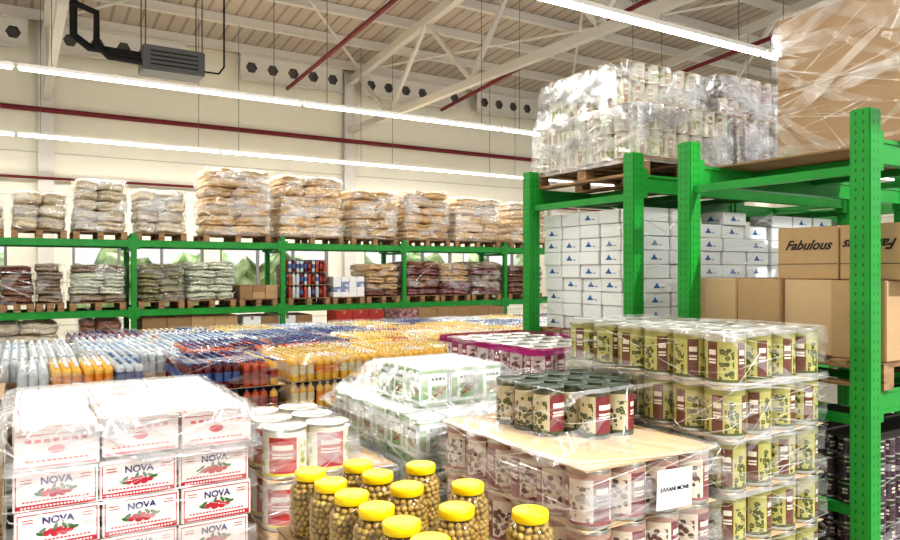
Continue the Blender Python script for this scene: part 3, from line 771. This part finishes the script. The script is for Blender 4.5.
for (a,b,h,m,l) in [(-1.1,-.35,.8,'purple','dark purple-brown pack of dry food'),(-.25,.24,.76,'brownbean','brown sack of beans'),(.27,.68,.8,'greybean','grey-brown sack of pulses'),(.76,1.64,.78,['greybean','greenwhite'],'grey-brown sack of pulses'),(1.84,2.62,.8,'khaki','khaki sack of pulses'),(2.68,3.56,.84,'greenwhite','white and green sack of rice'),
    (6.3,7.08,.82,['brownbean','straw'],'brown sack of beans'),(7.22,8.07,.88,['purple','brownbean'],'dark purple-brown pack of dry food'),(8.12,8.9,.84,['purple','straw'],'purple-brown pack of dry food'),(8.95,9.77,.88,['purple','greybean'],'dark purple-brown pack of dry food'),(10,11,.8,'brownbean','brown sack of beans')]:
    sack_stack(a,b,Z1,h,m,l,cols=2 if b-a>.6 else 1,lay=5)
sack_stack(.9,1.62,0,1.42,'brownbean','brown sack of beans',lay=6,v0=13.65)
sack_stack(-.85,.6,0,1.42,'pale','pale cream sack in film',lay=6,v0=13.65)
def box_stack(u0,u1,v0,v1,z,h,nu,nv,nz,mat,lab,grp):
    pallet(u0,u1,v0,v1,z); z+=.14; h-=.14
    w=(u1-u0)/nu;d=(v1-v0)/nv;hh=h/nz
    ms=mat if isinstance(mat,list) else [mat]
    ts=[carton_t(w-.006,d-.006,hh-.002,m,lab,grp,tape=(w>.25),name='cardboard_carton' if w>.25 else 'grocery_pack') for m in ms]
    for k in range(nz):
        for i in range(nu):
            for j in range(nv):
                random.choice(ts).put((u0+w*i+.003,v0+d*j+.003,z+hh*k+.001))
box_stack(3.64,4.38,13.65,14.55,Z1,.4,3,1,2,['card','cardd'],'brown carton on the rear rack','cartons on the rear rack')
box_stack(5.55,6.25,13.65,14.55,Z1,.56,4,2,4,['bluepack','white','white'],'small blue and white grocery pack','grocery packs on the rear rack')
box_stack(1.9,3.6,13.65,14.55,0,1.44,4,1,4,['cardd','card'],'brown carton under the rear rack','cartons under the rear rack')
box_stack(3.7,5.1,13.65,14.55,0,1.4,4,1,4,['redpack','white','cardd'],'mixed carton under the rear rack','cartons under the rear rack')
box_stack(5.3,6.35,12.9,13.4,0,1.5,3,1,4,['redpack','redpack','cardd'],'red carton in front of the rear rack','cartons under the rear rack')
box_stack(6.6,9.2,12.7,13.4,0,1.5,6,1,4,['card','purple','cardd'],'brown carton in front of the rear rack','cartons under the rear rack')

# ---------------------------------------------------------------- rack A : white cartons with blue mark
bw,bd,bh=.3,.23,.108
def logo(w,h,s=.7):
    q=[(.30,.28),(.70,.28),(.74,.36),(.70,.44),(.62,.48),(.58,.62),(.54,.76),(.48,.84),(.43,.74),(.40,.6),(.36,.5),(.28,.44),(.26,.36)]
    k=min(w,h*2.0)
    return flat('logo',[([(w*.42+(x-.5)*k*s,-.001,h*.5+(z-.52)*h*s) for x,z in q],0),(rect(w*.42+k*.22,w*.42+k*.36,h*.34,h*.4,-.001),0)],['logoblue'])
pallet(3.93,5.7,3.66,4.92,1.661)
wt=T('white_carton',boxes('wc',[(0,bw-.012,0,bd-.010,0,bh-.003)],['white'],.005),'small white carton with blue printed mark','box','white cartons on the rack')
wt.part('printed_mark',logo(bw,bh),label='blue printed emblem'); wt.part('printed_mark',logo(bd,bh),(0,bd-.010,0),(0,0,-math.pi/2),label='blue printed emblem')
wr=T('white_carton',wt.r.data,'small plain white carton without mark showing','box','white cartons on the rack')
NK=9
for k in range(NK):
    sx=U(-.02,.02)
    for i in range(5):
        for j in range(5):
            if not(i==0 or j==0): continue
            if k==NK-1 and j==0 and i in (2,4): continue
            (wr if R()<.25 else wt).put((3.97+.305*i+U(-.01,.01)+(sx if i==0 else 0),3.727+bd*j+U(-.004,.004),1.803+bh*k),U(-.03,.03))
corebox(4.30,5.45,3.99,4.85,1.803,2.68)
pallet(5.72,6.5,3.66,4.92,1.661); pallet(6.7,7.9,3.66,4.92,1.661)
for k in range(NK):
    for u in (5.56,5.87,6.18): (wr if R()<.2 else wt).put((u+U(-.004,.004),3.75,1.803+bh*k),U(-.02,.02))
    for i in range(3): (wr if R()<.2 else wt).put((6.74+.31*i+U(-.005,.005),3.75,1.803+bh*k),U(-.02,.02))
corebox(5.6,6.45,3.99,4.85,1.803,2.68); corebox(6.75,7.6,3.99,4.85,1.803,2.68)
boxwrap(3.96,5.5,3.71,4.9,1.8,2.8,10,'clear film around the white cartons on the rack',.012,.1,jit=.008)
# top of rack A
for (a,b,name) in ((3.87,4.95,'a'),(5.02,6.4,'b')):
    can=canJ if name=='a' else canK; cm='khaki' if name=='a' else 'purple'
    pallet(a,b,3.66,4.92,3.001)
    z=3.142; dz=.205
    nu=int((b-a)/.15); nv=8
    for k in range(2):
        for i in range(nu):
            for j in range(nv):
                if i==0 or j==0 or (k==1 and j<3): can.put((a+.075+.15*i,3.75+.1495*j,z+dz*k),U(0,6))
        corebox(a+.16,b-.02,3.84 if k==0 else 4.13,4.85,z+dz*k,z+dz*k+dz-.006,cm)
        pad(a,b,3.68,4.88,z+dz*k+.2005,th=.0035)
    z+=2*dz
    nj=nv-2; ku=nu-1
    for k in range(2):
        for i in range(ku):
            for j in range(nj):
                if k==0 and not(i==0 or j==0): continue
                if k==1 and (i+j*2)%11==0: continue
                can.put((a+.1+.15*i,3.95+.1495*j,z+dz*k),U(0,6),scale=(1,1,.72 if name=='a' else 1) if k else None)
        pad(a+.03,b-.14,3.88,4.76,z+dz*k+.2005 if (k==0 or name=='b') else z+dz+.145,th=.0035)
    corebox(a+.19,b-.2,4.04,4.74,z,z+.2,cm)
    ub_=b-.12; zt=z+.2+(.15 if name=='a' else .205)
    lv=[(3.1,a-.005,b+.005,3.665,4.93),(3.54,a-.005,b+.005,3.665,4.93),(3.56,a+.01,b-.06,3.84,4.88),(zt,a+.02,ub_,3.87,4.84),(zt+.01,a+.3,b-.4,4.2,4.5)]
    wrap(lv,75,'hazy stretch film over cans on the high rack',jit=.008,veils=.6,steep=.35,wmul=1.6)

# ---------------------------------------------------------------- rack B
pallet(3.9,5.6,1.98,3.25,1.661,'wooden pallet with plywood deck on the rack')
bt=carton_t(.55,.30,.44,'card','plain brown cardboard carton on the rack','brown cartons on the rack')
bt2=carton_t(.55,.30,.44,'cardlight','plain light brown cardboard carton on the rack','brown cartons on the rack')
for i in range(2):
    for j,(tt) in enumerate((bt,bt2,bt,bt2)):
        tt.put((3.96+.57*i+(.03 if j==1 else 0),2.0+.308*j,1.803),U(-.01,.01))
fab=text_me('Fabulous',.08,'black',.0016,.5)
fb=T('lettered_carton',boxes('fb',[(0,.55,0,.38,0,.31)],['card'],.005),'brown carton printed with black script lettering','box','lettered brown cartons')
fb.part('printed_lettering',fab,(-.002,.19,.2),(0,0,-math.pi/2),label='black script lettering')
fb.part('carton_seam',boxes('sm',[(-.001,0.0,0.004,.376,.088,.092)],['inner']))
fb.put((4.02,2.29,2.246),.0)
fb2=T('lettered_carton',fb.r.data,'brown carton with black lettering upside down','box','lettered brown cartons')
fb2.part('printed_lettering',fab,(-.002,.21,.2),(math.pi,0,math.pi/2),label='upside-down black script lettering')
fb2.part('carton_seam',fb.c[1].data)
fb2.put((4.02,1.903,2.246))
fb.put((4.6,2.2,2.246))
ub=carton_t(.58,.8,.48,'cardgrey','large wrapped brown carton on the high rack','wrapped cartons on the high rack')
tag(obj('plywood_board',boxes('ply',[(4.1,5.6,1.98,3.25,3.0005,3.012)],['cardd'])),'flat plywood board under the wrapped brown cartons','board')
for k in range(2):
    for i in range(2): ub.put((4.36+.59*i+.03*k,2.1+.02*k,3.013+.49*k),U(-.02,.02))
boxwrap(4.36,5.56,2.1,2.93,3.02,3.99,50,'clear stretch film around brown cartons on the high rack',.01,.1,jit=.008,veils=.55,steep=.4,wmul=1.3)
fill(4.0,5.2,2.1,3.1,.6)
canL=can_t(.05,.12,'L_low','metal','small plum can coloured dark for the shade under the rack','small cans under the rack',14,'small_can')
for k in range(6):
    for i in range(8):
        canL.put((4.06+.105*i,2.16,.602+.125*k),U(0,6))
    for j in range(1,6): canL.put((4.06,2.16+.105*j,.602+.125*k),U(0,6))
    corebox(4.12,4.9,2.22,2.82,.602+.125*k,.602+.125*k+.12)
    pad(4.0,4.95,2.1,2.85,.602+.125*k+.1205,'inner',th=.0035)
wrap([(.6,3.98,4.97,2.08,2.87),(1.36,3.98,4.97,2.08,2.87)],16,'clear film around small cans under the rack',veils=.15)

# ---------------------------------------------------------------- light
w=bpy.data.worlds.new('World'); scene.world=w; w.use_nodes=True
w.node_tree.nodes['Background'].inputs[0].default_value=(1,.99,.98,1); w.node_tree.nodes['Background'].inputs[1].default_value=.88
def area(loc,sx,sy,p,rot=(0,0,0)):
    l=bpy.data.lights.new('area','AREA'); l.shape='RECTANGLE'; l.size=sx; l.size_y=sy; l.energy=p; l.color=(1,.98,.94)
    o=bpy.data.objects.new('added_fill_light',l); o.location=loc; o.rotation_euler=rot; COL.objects.link(o)  # unseen area lights added for brightness, apart from the strip lights
area((2.5,2.2,5.6),8,.5,150)
area((4,8.3,5.6),14,.5,480)
area((6,14.5,5.6),14,.5,640)
s=bpy.data.lights.new('sun','SUN'); s.energy=4; s.angle=.02; so=bpy.data.objects.new('sun',s); so.rotation_euler=(math.radians(48),0,math.radians(20)); COL.objects.link(so)

cam=bpy.data.cameras.new('cam'); cam.lens=28.24; cam.sensor_width=36; cam.clip_end=200
co=bpy.data.objects.new('camera',cam); co.location=(0,0,2.3); co.rotation_euler=(math.pi/2,0,-math.radians(31.5)); COL.objects.link(co)
scene.camera=co
for t_ in TEMPL:
    for o in [t_.r]+t_.c:
        if o.name not in COL.objects: bpy.data.objects.remove(o)
bpy.context.view_layer.update()
print('indiv',indiv,'rest',len(rest),'objs',len(bpy.data.objects))
